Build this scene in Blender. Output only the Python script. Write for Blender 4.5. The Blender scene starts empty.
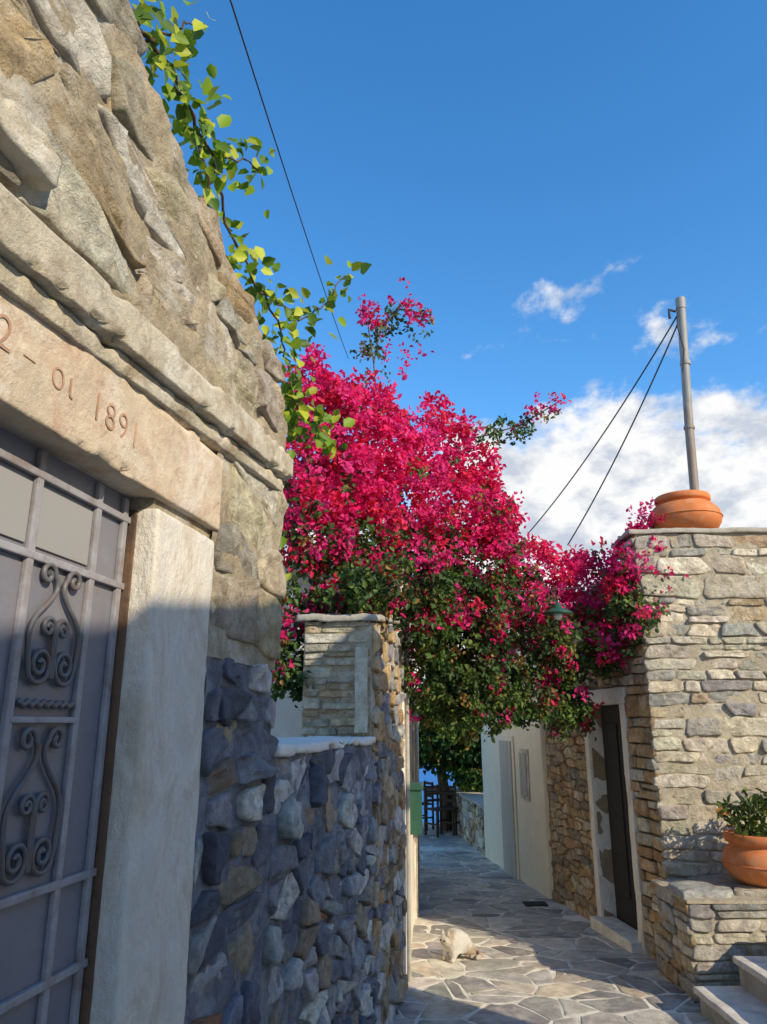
import bpy, bmesh, math, random
import numpy as np
from mathutils import Vector, Matrix, noise
random.seed(7); np.random.seed(7)
scene=bpy.context.scene
COL=scene.collection

# ---------------------------------------------------------------- helpers
def link(o,parent=None):
    COL.objects.link(o)
    if parent: o.parent=parent
    return o
def empty(name):
    o=bpy.data.objects.new(name,None); COL.objects.link(o); return o
def mesh_obj(name,verts,faces,mat=None,parent=None,smooth=False,cols=None):
    me=bpy.data.meshes.new(name); me.from_pydata([tuple(v) for v in verts],[],faces); me.update()
    if mat: me.materials.append(mat)
    if cols is not None:
        a=me.color_attributes.new('Col','FLOAT_COLOR','POINT')
        arr=np.ones((len(verts),4),dtype=np.float32); arr[:,:3]=np.array(cols); a.data.foreach_set('color',arr.ravel())
    if smooth: me.polygons.foreach_set('use_smooth',[True]*len(me.polygons))
    o=bpy.data.objects.new(name,me); return link(o,parent)

# ---------------------------------------------------------------- materials
def newmat(name):
    m=bpy.data.materials.new(name); m.use_nodes=True
    nt=m.node_tree; b=nt.nodes['Principled BSDF']; return m,nt,b
def N(nt,t,**k):
    n=nt.nodes.new(t)
    for a,v in k.items(): setattr(n,a,v)
    return n
def noise_node(nt,vec,scale,detail=4,rough=.6,dist=0):
    n=N(nt,'ShaderNodeTexNoise'); n.inputs['Scale'].default_value=scale; n.inputs['Detail'].default_value=detail
    n.inputs['Roughness'].default_value=rough; n.inputs['Distortion'].default_value=dist
    nt.links.new(vec,n.inputs['Vector']); return n
def ramp(nt,fac,stops):
    r=N(nt,'ShaderNodeValToRGB'); e=r.color_ramp.elements
    while len(e)<len(stops): e.new(.5)
    for i,(p,c) in enumerate(stops):
        e[i].position=p; e[i].color=(c[0],c[1],c[2],1) if hasattr(c,'__len__') else (c,c,c,1)
    nt.links.new(fac,r.inputs['Fac']); return r
def mix(nt,blend,fac,a,b):
    m=N(nt,'ShaderNodeMix',data_type='RGBA',blend_type=blend)
    for inp,v in ((m.inputs[0],fac),(m.inputs[6],a),(m.inputs[7],b)):
        if hasattr(v,'links') or hasattr(v,'is_linked'): nt.links.new(v,inp)
        elif isinstance(v,(int,float)): inp.default_value=v
        else: inp.default_value=(v[0],v[1],v[2],1)
    return m.outputs[2]
def surf(name,color=None,attr=False,rough=.9,v1=.75,v2=1.2,scale=9,dirt=None,dirt_amt=.5,dirt_scale=3,bump=.4,bscale=20,bdist=.01,metal=0,spec=.3,stretch=(1,1,1),light=None,light_amt=.6,light_scale=5):
    m,nt,b=newmat(name)
    tc=N(nt,'ShaderNodeTexCoord'); mp=N(nt,'ShaderNodeMapping'); mp.inputs['Scale'].default_value=stretch
    nt.links.new(tc.outputs['Object'],mp.inputs['Vector']); vec=mp.outputs[0]
    n1=noise_node(nt,vec,scale,5,.7,.3)
    r=ramp(nt,n1.outputs['Fac'],[(.25,v1),(.75,v2)])
    if attr:
        a=N(nt,'ShaderNodeAttribute',attribute_name='Col'); base=a.outputs['Color']
    else: base=color
    c=mix(nt,'MULTIPLY',1.0,base,r.outputs[0])
    for (dc,da,ds,lo,hi) in ((dirt,dirt_amt,dirt_scale,.47,.66),(light,light_amt,light_scale,.5,.62)):
        if not dc: continue
        n2=noise_node(nt,vec,ds,6,.72,.5)
        r2=ramp(nt,n2.outputs['Fac'],[(lo,0),(hi,1)])
        mm=N(nt,'ShaderNodeMath',operation='MULTIPLY'); mm.inputs[1].default_value=da
        nt.links.new(r2.outputs[0],mm.inputs[0])
        c=mix(nt,'MIX',mm.outputs[0],c,dc)
    nt.links.new(c,b.inputs['Base Color'])
    b.inputs['Roughness'].default_value=rough; b.inputs['Metallic'].default_value=metal
    b.inputs['Specular IOR Level'].default_value=spec
    if bump>0:
        nb=noise_node(nt,vec,bscale,8,.75)
        bp=N(nt,'ShaderNodeBump'); bp.inputs['Strength'].default_value=bump; bp.inputs['Distance'].default_value=bdist
        nt.links.new(nb.outputs['Fac'],bp.inputs['Height']); nt.links.new(bp.outputs[0],b.inputs['Normal'])
    return m
def leafmat(name,trans=.35,rough=.5):
    m,nt,b=newmat(name)
    a=N(nt,'ShaderNodeAttribute',attribute_name='Col')
    nt.links.new(a.outputs['Color'],b.inputs['Base Color']); b.inputs['Roughness'].default_value=rough
    b.inputs['Specular IOR Level'].default_value=.3
    t=N(nt,'ShaderNodeBsdfTranslucent'); nt.links.new(a.outputs['Color'],t.inputs['Color'])
    ms=N(nt,'ShaderNodeMixShader'); ms.inputs[0].default_value=trans
    out=nt.nodes['Material Output']
    nt.links.new(b.outputs[0],ms.inputs[1]); nt.links.new(t.outputs[0],ms.inputs[2]); nt.links.new(ms.outputs[0],out.inputs['Surface'])
    return m

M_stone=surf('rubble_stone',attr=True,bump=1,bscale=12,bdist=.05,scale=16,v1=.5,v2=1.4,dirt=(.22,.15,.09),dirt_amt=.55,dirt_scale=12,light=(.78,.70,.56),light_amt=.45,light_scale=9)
M_stone_shade=surf('rubble_stone_grey_shade',attr=True,bump=1,bscale=14,bdist=.045,scale=18,v1=.5,v2=1.4,dirt=(.14,.14,.16),dirt_amt=.55,dirt_scale=12)  # grey rubble with the lower wall's shade put into its colour
M_flag=surf('flagstone',attr=True,bump=.7,bscale=12,bdist=.02,scale=8,v1=.55,v2=1.4,rough=.6,spec=.4,dirt=(.22,.19,.15),dirt_amt=.45,dirt_scale=7,light=(.66,.60,.50),light_amt=.5,light_scale=5)
M_mort_warm=surf('mortar_warm',(.60,.49,.33),bump=1,bscale=10,bdist=.05,scale=9,v1=.5,v2=1.3,dirt=(.28,.20,.13),dirt_amt=.6,dirt_scale=8,light=(.78,.73,.62),light_amt=.65,light_scale=4)
M_mort_light=surf('mortar_light',(.56,.48,.35),bump=1,bscale=16,bdist=.03,scale=7,v1=.65,v2=1.15,dirt=(.30,.24,.17),dirt_amt=.5,dirt_scale=6)
M_mort_grey_shade=surf('mortar_grey_shade',(.30,.31,.36),bump=1,bscale=12,bdist=.055,scale=10,v1=.45,v2=1.4,dirt=(.13,.14,.18),dirt_amt=.65,dirt_scale=8,light=(.55,.54,.53),light_amt=.45,light_scale=6)  # blue-grey mortar, shade of the lower wall mixed into the colour
M_mort_dark=surf('mortar_dark',(.32,.24,.15),bump=1,bscale=14,bdist=.03)
M_pave_mort=surf('paving_joint',(.80,.75,.64),bump=.6,bscale=25,bdist=.01,dirt=(.40,.36,.30),dirt_amt=.65,dirt_scale=4)
M_plaster_old=surf('weathered_plaster',(.70,.62,.47),bump=1,bscale=14,bdist=.02,scale=10,v1=.6,v2=1.15,dirt=(.32,.22,.13),dirt_amt=.7,dirt_scale=8,light=(.82,.78,.70),light_amt=.55,light_scale=5)
M_jamb=surf('whitewashed_jamb',(.82,.76,.66),bump=1,bscale=9,bdist=.02,scale=6,v1=.75,v2=1.1,dirt=(.46,.36,.25),dirt_amt=.65,dirt_scale=6,stretch=(1,1,.6))
M_lintel=surf('lintel_marble',(.68,.55,.40),bump=.9,bscale=12,bdist=.015,scale=6,v1=.7,v2=1.15,dirt=(.50,.29,.20),dirt_amt=.7,dirt_scale=8,light=(.82,.76,.66),light_amt=.55,light_scale=4)
M_white=surf('whitewash',(.80,.75,.66),bump=.3,bscale=7,bdist=.01,scale=2,v1=.85,v2=1.05,dirt=(.5,.44,.36),dirt_amt=.4,dirt_scale=3)
M_cream=surf('cream_render',(.90,.79,.58),bump=.3,bscale=7,bdist=.01,scale=2,v1=.85,v2=1.05,dirt=(.62,.49,.34),dirt_amt=.4,dirt_scale=2)
M_conc=surf('concrete_cap',(.46,.42,.35),bump=.8,bscale=16,bdist=.015,scale=6,dirt=(.22,.19,.16),dirt_amt=.5)
M_door=surf('grey_painted_metal',(.20,.195,.225),rough=.45,bump=.08,bscale=30,scale=3,v1=.75,v2=1.2,dirt=(.17,.14,.13),dirt_amt=.45,spec=.5)
M_doorframe=surf('grey_door_frame',(.32,.31,.33),rough=.45,bump=.15,bscale=40,bdist=.003,dirt=(.17,.10,.07),dirt_amt=.6,dirt_scale=14,spec=.5)
M_iron=surf('painted_iron',(.12,.12,.13),rough=.45,bump=.2,bscale=60,bdist=.002,dirt=(.16,.08,.04),dirt_amt=.6,dirt_scale=22,spec=.5)
M_rust=surf('rust_stain',(.17,.10,.06),bump=.5,dirt=(.05,.04,.04),dirt_amt=.8,dirt_scale=8)
M_inscr=surf('inscription',(.44,.26,.17),bump=.3,bscale=60,bdist=.003,dirt=(.62,.48,.34),dirt_amt=.6,dirt_scale=30)
M_terra=surf('terracotta',(.64,.20,.06),rough=.75,bump=.2,bscale=25,bdist=.004,scale=5,v1=.7,v2=1.15,dirt=(.6,.36,.22),dirt_amt=.4,dirt_scale=8)
M_pole=surf('galvanised_pole',(.30,.30,.29),rough=.6,metal=.1,bump=.1,scale=14,dirt=(.22,.14,.08),dirt_amt=.75,stretch=(1,1,.3))
M_wire=surf('cable_rubber',(.05,.05,.055),bump=0)
M_bark=surf('bark',(.15,.10,.06),bump=1,bscale=30,bdist=.02,stretch=(1,1,.3))
M_wood=surf('dark_wood',(.08,.05,.03),bump=.2,bscale=40)
M_greenmetal=surf('green_enamel',(.02,.085,.05),rough=.4,bump=.05,spec=.5,dirt=(.1,.08,.05),dirt_amt=.3)
M_dark=surf('dark_door_wood',(.035,.032,.03),bump=.2,bscale=30)
M_greydoor=surf('grey_door_wood',(.50,.46,.38),bump=.15,bscale=30,stretch=(1,1,.1))
M_ground=surf('ground_earth',(.28,.25,.21),bump=.5,bscale=3)
M_step=surf('step_marble',(.72,.66,.56),bump=.6,bscale=14,bdist=.01,dirt=(.36,.31,.26),dirt_amt=.5,dirt_scale=5)
M_leaf=leafmat('leaf',.35); M_bract=leafmat('bract',.5,.6)

# ---------------------------------------------------------------- frames
class Fr:
    def __init__(s,O,U,Nn,V=(0,0,1)):
        s.O=Vector(O); s.U=Vector(U).normalized(); s.N=Vector(Nn).normalized(); s.V=Vector(V).normalized()
    def p(s,u,v,n=0): return s.O+s.U*u+s.V*v+s.N*n
FL=Fr((-.854,0,0),(.171,1,0),(1,-.171,0))

def rbox(name,fr,u0,u1,v0,v1,n0,n1,mat,parent=None,bev=.006,res=None,amp=0,freq=4,slope=0,smooth=None,chip=0):
    bm=bmesh.new(); bmesh.ops.create_cube(bm,size=1)
    for vt in bm.verts:
        x,y,z=vt.co
        u=u0+(x+.5)*(u1-u0); v=v0+(y+.5)*(v1-v0)+slope*(u-u0); n=n0+(z+.5)*(n1-n0)
        vt.co=(u,v,n)
    if bev>0: bmesh.ops.bevel(bm,geom=bm.edges[:],offset=bev,segments=2,affect='EDGES',profile=.6)
    if res:
        for k in range(8):
            es=[e for e in bm.edges if e.calc_length()>res]
            if not es: break
            bmesh.ops.subdivide_edges(bm,edges=es,cuts=1,use_grid_fill=True)
        bmesh.ops.triangulate(bm,faces=[f for f in bm.faces if len(f.verts)>4])
    for vt in bm.verts:
        u,v,n=vt.co; P=fr.p(u,v,n)
        if chip>0:
            vc=v-slope*(u-u0)
            ev=min(abs(vc-v0),abs(vc-v1)); en=abs(n-n1)
            if ev<bev*1.6 and en<bev*1.6:
                c=max(0,noise.noise(P*7)+.6*noise.noise(P*21)-.05)*chip
                P-=fr.N*c; P+=fr.V*(c*.6 if abs(vc-v0)<abs(vc-v1) else -c*.6)
        if amp>0:
            P=P+noise.noise_vector(P*freq)*amp+noise.noise_vector(P*freq*4)*amp*.4
        vt.co=P
    bmesh.ops.recalc_face_normals(bm,faces=bm.faces[:])
    me=bpy.data.meshes.new(name); bm.to_mesh(me); bm.free(); me.materials.append(mat)
    if (smooth if smooth is not None else amp>0): me.polygons.foreach_set('use_smooth',[True]*len(me.polygons))
    return link(bpy.data.objects.new(name,me),parent)

def prism(name,fr,poly,n0,n1,mat,parent=None):
    k=len(poly); vs=[fr.p(u,v,n0) for u,v in poly]+[fr.p(u,v,n1) for u,v in poly]
    fs=[tuple(range(k))[::-1],tuple(range(k,2*k))]+[(i,(i+1)%k,(i+1)%k+k,i+k) for i in range(k)]
    bm=bmesh.new(); me=bpy.data.meshes.new(name); me.from_pydata(vs,[],fs); bm.from_mesh(me)
    bmesh.ops.recalc_face_normals(bm,faces=bm.faces[:]); bm.to_mesh(me); bm.free(); me.materials.append(mat)
    return link(bpy.data.objects.new(name,me),parent)

# ---------------------------------------------------------------- stones
def clip(poly,a,b,c):
    out=[]; L=len(poly)
    for i in range(L):
        p=poly[i]; q=poly[(i+1)%L]; dp=a*p[0]+b*p[1]-c; dq=a*q[0]+b*q[1]-c
        if dp<=0: out.append(p)
        if (dp<0 and dq>0) or (dp>0 and dq<0):
            t=dp/(dp-dq); out.append((p[0]+(q[0]-p[0])*t,p[1]+(q[1]-p[1])*t))
    return out
def clip_to(poly,cl):
    L=len(cl); ar=sum(cl[t][0]*cl[(t+1)%L][1]-cl[(t+1)%L][0]*cl[t][1] for t in range(L))
    for t in range(L):
        x0,y0=cl[t]; x1,y1=cl[(t+1)%L]; ex,ey=x1-x0,y1-y0
        a,b=(ey,-ex) if ar>0 else (-ey,ex)
        poly=clip(poly,a,b,a*x0+b*y0)
        if len(poly)<3: break
    return poly
def inside(poly,x,y):
    s=None
    for i in range(len(poly)):
        x0,y0=poly[i]; x1,y1=poly[(i+1)%len(poly)]
        c=(x1-x0)*(y-y0)-(y1-y0)*(x-x0)
        if s is None: s=c>0
        elif (c>0)!=s: return False
    return True
def cells(region,su,sv,jit=.35,drop=.15,clipto=None):
    us=[p[0] for p in region]; vs=[p[1] for p in region]
    k=su/sv; pts=[]; v=min(vs)-sv
    while v<max(vs)+sv:
        rowk=random.uniform(.7,1.35)
        u=min(us)-su*(1+random.random())
        while u<max(us)+su:
            if random.random()>drop:
                pts.append((u+random.uniform(-jit,jit)*su,(v+random.uniform(-jit,jit)*sv*.8)*k))
            u+=su*random.uniform(.55,1.55)*rowk
        v+=sv*random.uniform(.65,1.4)
    A=np.array(pts); out=[]
    cl=clipto or region
    for i,(x,y) in enumerate(pts):
        if not inside(region,x,y/k): continue
        d=((A-A[i])**2).sum(1); nb=np.argsort(d)[1:24]
        R=su*3; poly=[(x-R,y-R),(x+R,y-R),(x+R,y+R),(x-R,y+R)]
        for q in nb:
            qx,qy=A[q]; a=qx-x; b=qy-y; c=a*(x+qx)/2+b*(y+qy)/2
            poly=clip(poly,a,b,c)
            if len(poly)<3: break
        poly=clip_to([(p[0],p[1]/k) for p in poly],cl)
        if len(poly)>=3: out.append(poly)
    return out
def shatter(polys,p=.35,minl=.16):
    out=[]
    for q in polys:
        cx=sum(a[0] for a in q)/len(q); cy=sum(a[1] for a in q)/len(q)
        sz=max(math.hypot(a[0]-cx,a[1]-cy) for a in q)
        if random.random()<p and sz>minl:
            t=random.random()*math.pi; a,b=math.cos(t),math.sin(t); c=a*cx+b*cy+random.uniform(-.25,.25)*sz
            for r in (clip(q,a,b,c),clip(q,-a,-b,-c)):
                if len(r)>=3: out.append(r)
        else: out.append(q)
    return out
def courses(u0,u1,v0,v1,hmin=.05,hmax=.14,wmin=.12,wmax=.42,wave=.018,slant=.14):
    sd=random.random()*40
    def W(u,v): return (u+wave*.8*noise.noise((u*2.3,v*5,sd)),v+wave*noise.noise((u*2.1+7,v*2.5,sd))+wave*.6*noise.noise((u*6,v*6,sd+5)))
    out=[]; v=v0
    while v<v1-.02:
        h=random.uniform(hmin,hmax)*(1 if random.random()<.7 else 1.35)
        if v+h>v1-.03: h=v1-v
        u=u0; sl=0
        while u<u1-.01:
            w=min(random.uniform(wmin,wmax)*(.6+.6*h/hmax),u1-u)
            if u1-(u+w)<wmin*.5: w=u1-u
            s2=random.uniform(-slant,slant)*h if u+w<u1-.01 else 0
            def quad(a0,a1,b0,b1):
                P=[]
                for k in range(4): P.append((a0[0]+(a1[0]-a0[0])*k/3,a0[1]))
                for k in range(4): P.append((b1[0]+(b0[0]-b1[0])*k/3,b1[1]))
                return [W(*p) for p in P]
            if h>hmax*.8 and random.random()<.45:
                f=random.uniform(.35,.65)
                m0=sl*(2*f-1); m1=s2*(2*f-1)
                out.append(quad((u-sl,v),(u+w-s2,v),(u+m0,v+h*f),(u+w+m1,v+h*f)))
                out.append(quad((u+m0,v+h*f),(u+w+m1,v+h*f),(u+sl,v+h),(u+w+s2,v+h)))
            else: out.append(quad((u-sl,v),(u+w-s2,v),(u+sl,v+h),(u+w+s2,v+h)))
            sl=s2; u+=w
        v+=h
    return out
def chaikin(p,r):
    o=[]; L=len(p)
    for i in range(L):
        a=p[i]; b=p[(i+1)%L]
        o.append((a[0]+(b[0]-a[0])*r,a[1]+(b[1]-a[1])*r)); o.append((a[0]+(b[0]-a[0])*(1-r),a[1]+(b[1]-a[1])*(1-r)))
    return o
def pick(pal):
    t=random.random()*sum(w for _,w in pal)
    for c,w in pal:
        t-=w
        if t<=0: break
    k=random.uniform(.75,1.22)
    return [max(0,x*k*random.uniform(.96,1.04)) for x in c]
class Stones:
    def __init__(s): s.v=[];s.f=[];s.c=[]
    def add(s,fr,polys,pal,gap=.012,h=.03,hvar=.6,rnd=.12,tilt=.1,rough=.008,wob=.08,flat=False,minr=.02):
        for poly in polys:
            cx=sum(p[0] for p in poly)/len(poly); cy=sum(p[1] for p in poly)/len(poly)
            rr=sum(math.hypot(p[0]-cx,p[1]-cy) for p in poly)/len(poly)
            if rr<minr: continue
            area=abs(sum(poly[t][0]*poly[(t+1)%len(poly)][1]-poly[(t+1)%len(poly)][0]*poly[t][1] for t in range(len(poly))))/2
            mw=area/(2*rr)
            if mw<gap*.8: continue
            g=gap*random.uniform(.6,1.5)
            hx=max(abs(p[0]-cx) for p in poly); hy=max(abs(p[1]-cy) for p in poly)
            sx=max(.3,1-g/hx); sy=max(.3,1-g/hy)
            q=[(cx+(p[0]-cx)*sx,cy+(p[1]-cy)*sy) for p in poly]
            q=chaikin(q,rnd)
            if len(q)<15: q=[p for a in zip(q,[((q[i][0]+q[(i+1)%len(q)][0])/2,(q[i][1]+q[(i+1)%len(q)][1])/2) for i in range(len(q))]) for p in a]
            seed=random.random()*50
            q=[(cx+(p[0]-cx)*(1+wob*1.5*noise.noise((p[0]*16,p[1]*16,seed))),cy+(p[1]-cy)*(1+wob*1.5*noise.noise((p[0]*16+9,p[1]*16,seed)))) for p in q]
            H=h*(1+random.uniform(-hvar,hvar)); tx=random.uniform(-tilt,tilt); ty=random.uniform(-tilt,tilt)
            col=pick(pal); L=len(q); base=len(s.v)
            rings=[(1,-.012,.8),(.985,H*.68,.9),(.94,H*.96,1),(.78,H*1.0,1),(.55,H*1.0,1),(.28,H*1.0,1)] if not flat else [(1,-.004,.85),(.985,H*.75,.95),(.95,H,1),(.6,H,1),(.3,H,1)]
            for sc,hh,cm in rings:
                for p in q:
                    x=cx+(p[0]-cx)*sc; y=cy+(p[1]-cy)*sc
                    n=hh
                    if hh>0: n+=(tx*(x-cx)+ty*(y-cy))+rough*noise.noise((x*9,y*9,seed))+rough*.8*noise.noise((x*24,y*24,seed))
                    s.v.append(fr.p(x,y,n)); s.c.append([c*cm for c in col])
            s.v.append(fr.p(cx,cy,H)); s.c.append(col)
            nr=len(rings)
            for r in range(nr-1):
                for i in range(L):
                    a=base+r*L+i; b=base+r*L+(i+1)%L
                    s.f.append((a,b,b+L,a+L))
            for i in range(L): s.f.append((base+(nr-1)*L+i,base+(nr-1)*L+(i+1)%L,base+nr*L))
    def make(s,name,mat,parent): return mesh_obj(name,s.v,s.f,mat,parent,True,s.c)
def rect(u0,u1,v0,v1): return [(u0,v0),(u1,v0),(u1,v1),(u0,v1)]
def skin_grid(name,fr,poly,mean,amp,mat,parent,res=.025,freq=5):
    us=[p[0] for p in poly]; vs=[p[1] for p in poly]
    nu=max(2,int((max(us)-min(us))/res)); nv=max(2,int((max(vs)-min(vs))/res))
    idx={};V=[];F=[]
    def vid(i,j):
        if (i,j) not in idx:
            u=min(us)+(max(us)-min(us))*i/nu; v=min(vs)+(max(vs)-min(vs))*j/nv
            P=fr.p(u,v,0); n=mean+amp*noise.noise(P*freq)+amp*.6*noise.noise(P*freq*3.1)+amp*.3*noise.noise(P*freq*8)
            idx[(i,j)]=len(V); V.append(fr.p(u,v,n))
        return idx[(i,j)]
    for i in range(nu):
        for j in range(nv):
            u=min(us)+(max(us)-min(us))*(i+.5)/nu; v=min(vs)+(max(vs)-min(vs))*(j+.5)/nv
            if inside(poly,u,v): F.append((vid(i,j),vid(i+1,j),vid(i+1,j+1),vid(i,j+1)))
    return mesh_obj(name,V,F,mat,parent,True)

P_cream=[((.68,.58,.41),4),((.62,.48,.30),2.2),((.50,.45,.36),1.6),((.78,.72,.60),3.6),((.56,.39,.22),.5)]
P_left=[((.28,.29,.34),4),((.52,.51,.50),3.2),((.80,.76,.70),2.8),((.46,.36,.26),1.4),((.17,.18,.22),2.2),((.60,.27,.13),.18)]  # white and brick pieces; blue-greys carry the lower wall's shade
P_right=[((.68,.60,.45),4),((.56,.52,.44),2.2),((.77,.69,.54),3.6),((.62,.46,.28),1.1),((.40,.39,.37),1.2)]
P_brown=[((.58,.36,.17),4),((.64,.45,.24),3),((.40,.28,.17),2),((.68,.55,.37),2),((.30,.25,.2),1)]
P_flag=[((.44,.40,.35),4),((.56,.50,.42),3),((.33,.31,.29),2.4),((.60,.50,.38),1.6),((.26,.24,.22),.8)]

# ---------------------------------------------------------------- terrain
def gz(y): return -.03*max(-30,min(y,14))
ys=[-4000,-400,-30,0,14,17,19.5,60,400,4000]
zs=[.9,.9,.9,0,-.42,-.42,-4,-5,-6,-8]
xs=[-4000,-300,-40,-8,0,8,40,300,4000]
vs=[(x,y,z) for y,z in zip(ys,zs) for x in xs]; W_=len(xs)
mesh_obj('ground',vs,[(j*W_+i,j*W_+i+1,(j+1)*W_+i+1,(j+1)*W_+i) for j in range(len(ys)-1) for i in range(W_-1)],M_ground)
m,nt,b=newmat('sea_water'); b.inputs['Base Color'].default_value=(.01,.17,.46,1); b.inputs['Roughness'].default_value=.5; b.inputs['Specular IOR Level'].default_value=.15
tc=N(nt,'ShaderNodeTexCoord'); nn=noise_node(nt,tc.outputs['Object'],1.2,6); bp=N(nt,'ShaderNodeBump'); bp.inputs['Strength'].default_value=.8; bp.inputs['Distance'].default_value=.4
nt.links.new(nn.outputs['Fac'],bp.inputs['Height']); nt.links.new(bp.outputs[0],b.inputs['Normal'])
mesh_obj('sea',[(-4000,17.6,-2.5),(4000,17.6,-2.5),(4000,4000,-2.5),(-4000,4000,-2.5)],[(0,1,2,3)],m)

# ---------------------------------------------------------------- street
street=empty('street')
def lx(y): return -.854+.171*y-.02 if y<5.8 else .118+.066*(y-5.8)
FP=Fr((0,0,.004),(1,0,0),(0,.03,1),(0,1,-.03))
sv=[]
yy=[-6,0,4,5.8,6.3,9.1,12.4,14,17]
for y in yy:
    xr=2.3 if y<6.3 else (2.2-.109*(y-6.3) if y<9.1 else 1.95-.08*(y-9.1))
    if y>=14: xr=3.5
    xl=lx(y) if y<13 else -2.5
    sv+= [(xl,y,gz(y)+.006),(xr+.05,y,gz(y)+.006)]
mesh_obj('joints',sv,[(2*i,2*i+1,2*i+3,2*i+2) for i in range(len(yy)-1)],M_pave_mort,street)
S=Stones()
S.add(FP,shatter(cells([(-1.5,.0),(2.3,.0),(2.3,6.3),(1.6,13.2),(-.2,13.2)],.27,.22,.55,.34),.45),P_flag,gap=.013,h=.0055,hvar=.3,rnd=.06,tilt=.008,rough=.003,wob=.17,flat=True,minr=.03)
S.make('flagstones',M_flag,street)
FT=Fr((0,13.3,-.41),(1,0,0),(0,0,1),(0,1,0))
S=Stones(); S.add(FT,cells(rect(-2,3.3,0,3.5),.45,.4,.38,.1),P_flag,gap=.02,h=.006,rnd=.1,tilt=.01,rough=.003,flat=True); S.make('terrace_flagstones',M_flag,street)
rbox('drain_cover',Fr((1.62,8.75,gz(8.75)),(1,0,0),(0,.03,1),(0,1,-.03)),-.12,.12,-.1,.1,.012,.026,M_dark,street,bev=.003)

# ---------------------------------------------------------------- left gatehouse
gate=empty('stone_gatehouse')
prism('wall_body',FL,[(1.75,-.3),(2.70,-.3),(2.70,2.35),(1.75,2.35)],-.5,0,M_mort_warm,gate)
prism('wall_body_upper',FL,[(-1.5,2.35),(2.70,2.35),(2.70,2.68),(2.54,2.86),(1.9,3.01),(1.2,3.2),(-1.5,3.55)],-.5,-.003,M_mort_warm,gate)
prism('wall_body_side',FL,[(-1.5,-.3),(.45,-.3),(.45,2.35),(-1.5,2.35)],-.5,0,M_mort_warm,gate)
S=Stones()
reg=[(.3,2.38),(2.70,2.58),(2.71,2.74),(2.58,2.92),(1.93,3.08),(1.2,3.27),(.3,3.45)]
big=[(.3,2.38),(2.73,2.58),(2.74,2.78),(2.6,2.94),(1.93,3.10),(1.2,3.29),(.3,3.5)]
S.add(FL,cells(reg,.34,.13,.34,.15,clipto=big),P_cream,gap=.007,h=.021,hvar=.55,rnd=.08,tilt=.05,rough=.028,wob=.14)
S.add(FL,cells(rect(2.10,2.70,1.8,2.47),.30,.15,.26,.05,clipto=rect(2.10,2.72,1.8,2.50)),P_cream,gap=.006,h=.024,hvar=.5,rnd=.07,tilt=.08,rough=.024,wob=.12)
S.add(FL,cells(rect(-1.5,.45,-.2,2.4),.26,.14,.36,.12),P_cream,gap=.01,h=.03,tilt=.2,rough=.02)
S.make('wall_stones',M_stone,gate)
S=Stones()
S.add(FL,cells(rect(2.10,2.70,-.2,1.8),.18,.095,.4,.18,clipto=rect(2.10,2.72,-.2,1.8)),P_left,gap=.011,h=.024,hvar=.8,rnd=.1,tilt=.15,rough=.022,wob=.18)  # below the sun line: shade is in the stone colours
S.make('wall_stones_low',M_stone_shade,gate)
skin_grid('slurry_upper',FL,[(.3,2.36),(2.71,2.5),(2.71,2.72),(2.56,2.88),(1.9,3.04),(1.2,3.23),(.3,3.42)],.018,.018,M_mort_warm,gate,.016,4)
skin_grid('slurry_mid',FL,rect(2.09,2.71,1.78,2.5),.015,.016,M_mort_warm,gate,.016,5)
skin_grid('slurry_low',FL,rect(2.09,2.71,-.3,1.78),.011,.018,M_mort_grey_shade,gate,.018,6)
rbox('overhang_slab',FL,.2,1.16,2.475,2.545,-.1,.075,M_plaster_old,gate,bev=.012,res=.016,amp=.007,freq=12,chip=.12,slope=.06)
rbox('cornice',FL,-.6,2.69,2.215,2.315,-.1,.062,M_plaster_old,gate,bev=.006,res=.02,amp=.0022,freq=16,slope=.08,chip=.035)
rbox('cornice_fillet',FL,-.6,2.67,2.165,2.213,-.1,.036,M_plaster_old,gate,bev=.005,res=.02,amp=.0018,freq=16,slope=.08,chip=.02)
rbox('lintel',FL,.42,2.115,2.105,2.34,-.3,.022,M_lintel,gate,bev=.007,res=.025,amp=.002,freq=12,chip=.06,slope=.02)
rbox('door_jamb',FL,1.745,2.10,-.3,2.104,-.3,.018,M_jamb,gate,bev=.008,res=.03,amp=.004,freq=9,chip=.04)
rbox('door_jamb_near',FL,.40,.70,-.3,2.105,-.3,.018,M_jamb,gate,bev=.012,res=.05,amp=.006,freq=5)
rbox('threshold',FL,.70,1.745,-.3,.02,-.3,.06,M_step,gate,bev=.01)
def text(s,u,v,size,n=.0238):
    c=bpy.data.curves.new('inscription','FONT'); c.body=s; c.size=size; c.extrude=.0006; c.space_character=1.2; c.offset=-.0012
    o=bpy.data.objects.new('inscription',c); c.materials.append(M_inscr); link(o,gate)
    P=FL.p(u,v,n); R=Matrix((FL.U,FL.V,FL.N)).transposed().to_4x4(); o.matrix_world=Matrix.Translation(P)@R
text('1891',1.41,2.20,.088); text('\u03bf\u03b9',1.27,2.205,.08); text('2',1.115,2.205,.09); text('\u2013',1.19,2.205,.07)
def db(name,u0,u1,v0,v1,n0,n1,mat,bev=.003): return rbox(name,FL,u0,u1,v0,v1,n0,n1,mat,gate,bev=bev)
db('door_leaf',.70,1.745,.02,2.13,-.10,-.060,M_door)
for u in (.72,1.02,1.385,1.60,1.715): db('door_stile',u-.010,u+.010,.04,2.12,-.060,-.048,M_doorframe)
for z in (.30,.62,1.13,1.30,1.91,2.07): db('door_rail',.705,1.735,z-.008,z+.008,-.059,-.046,M_doorframe)
db('door_rail',1.385,1.60,1.602,1.614,-.059,-.046,M_doorframe)
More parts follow.
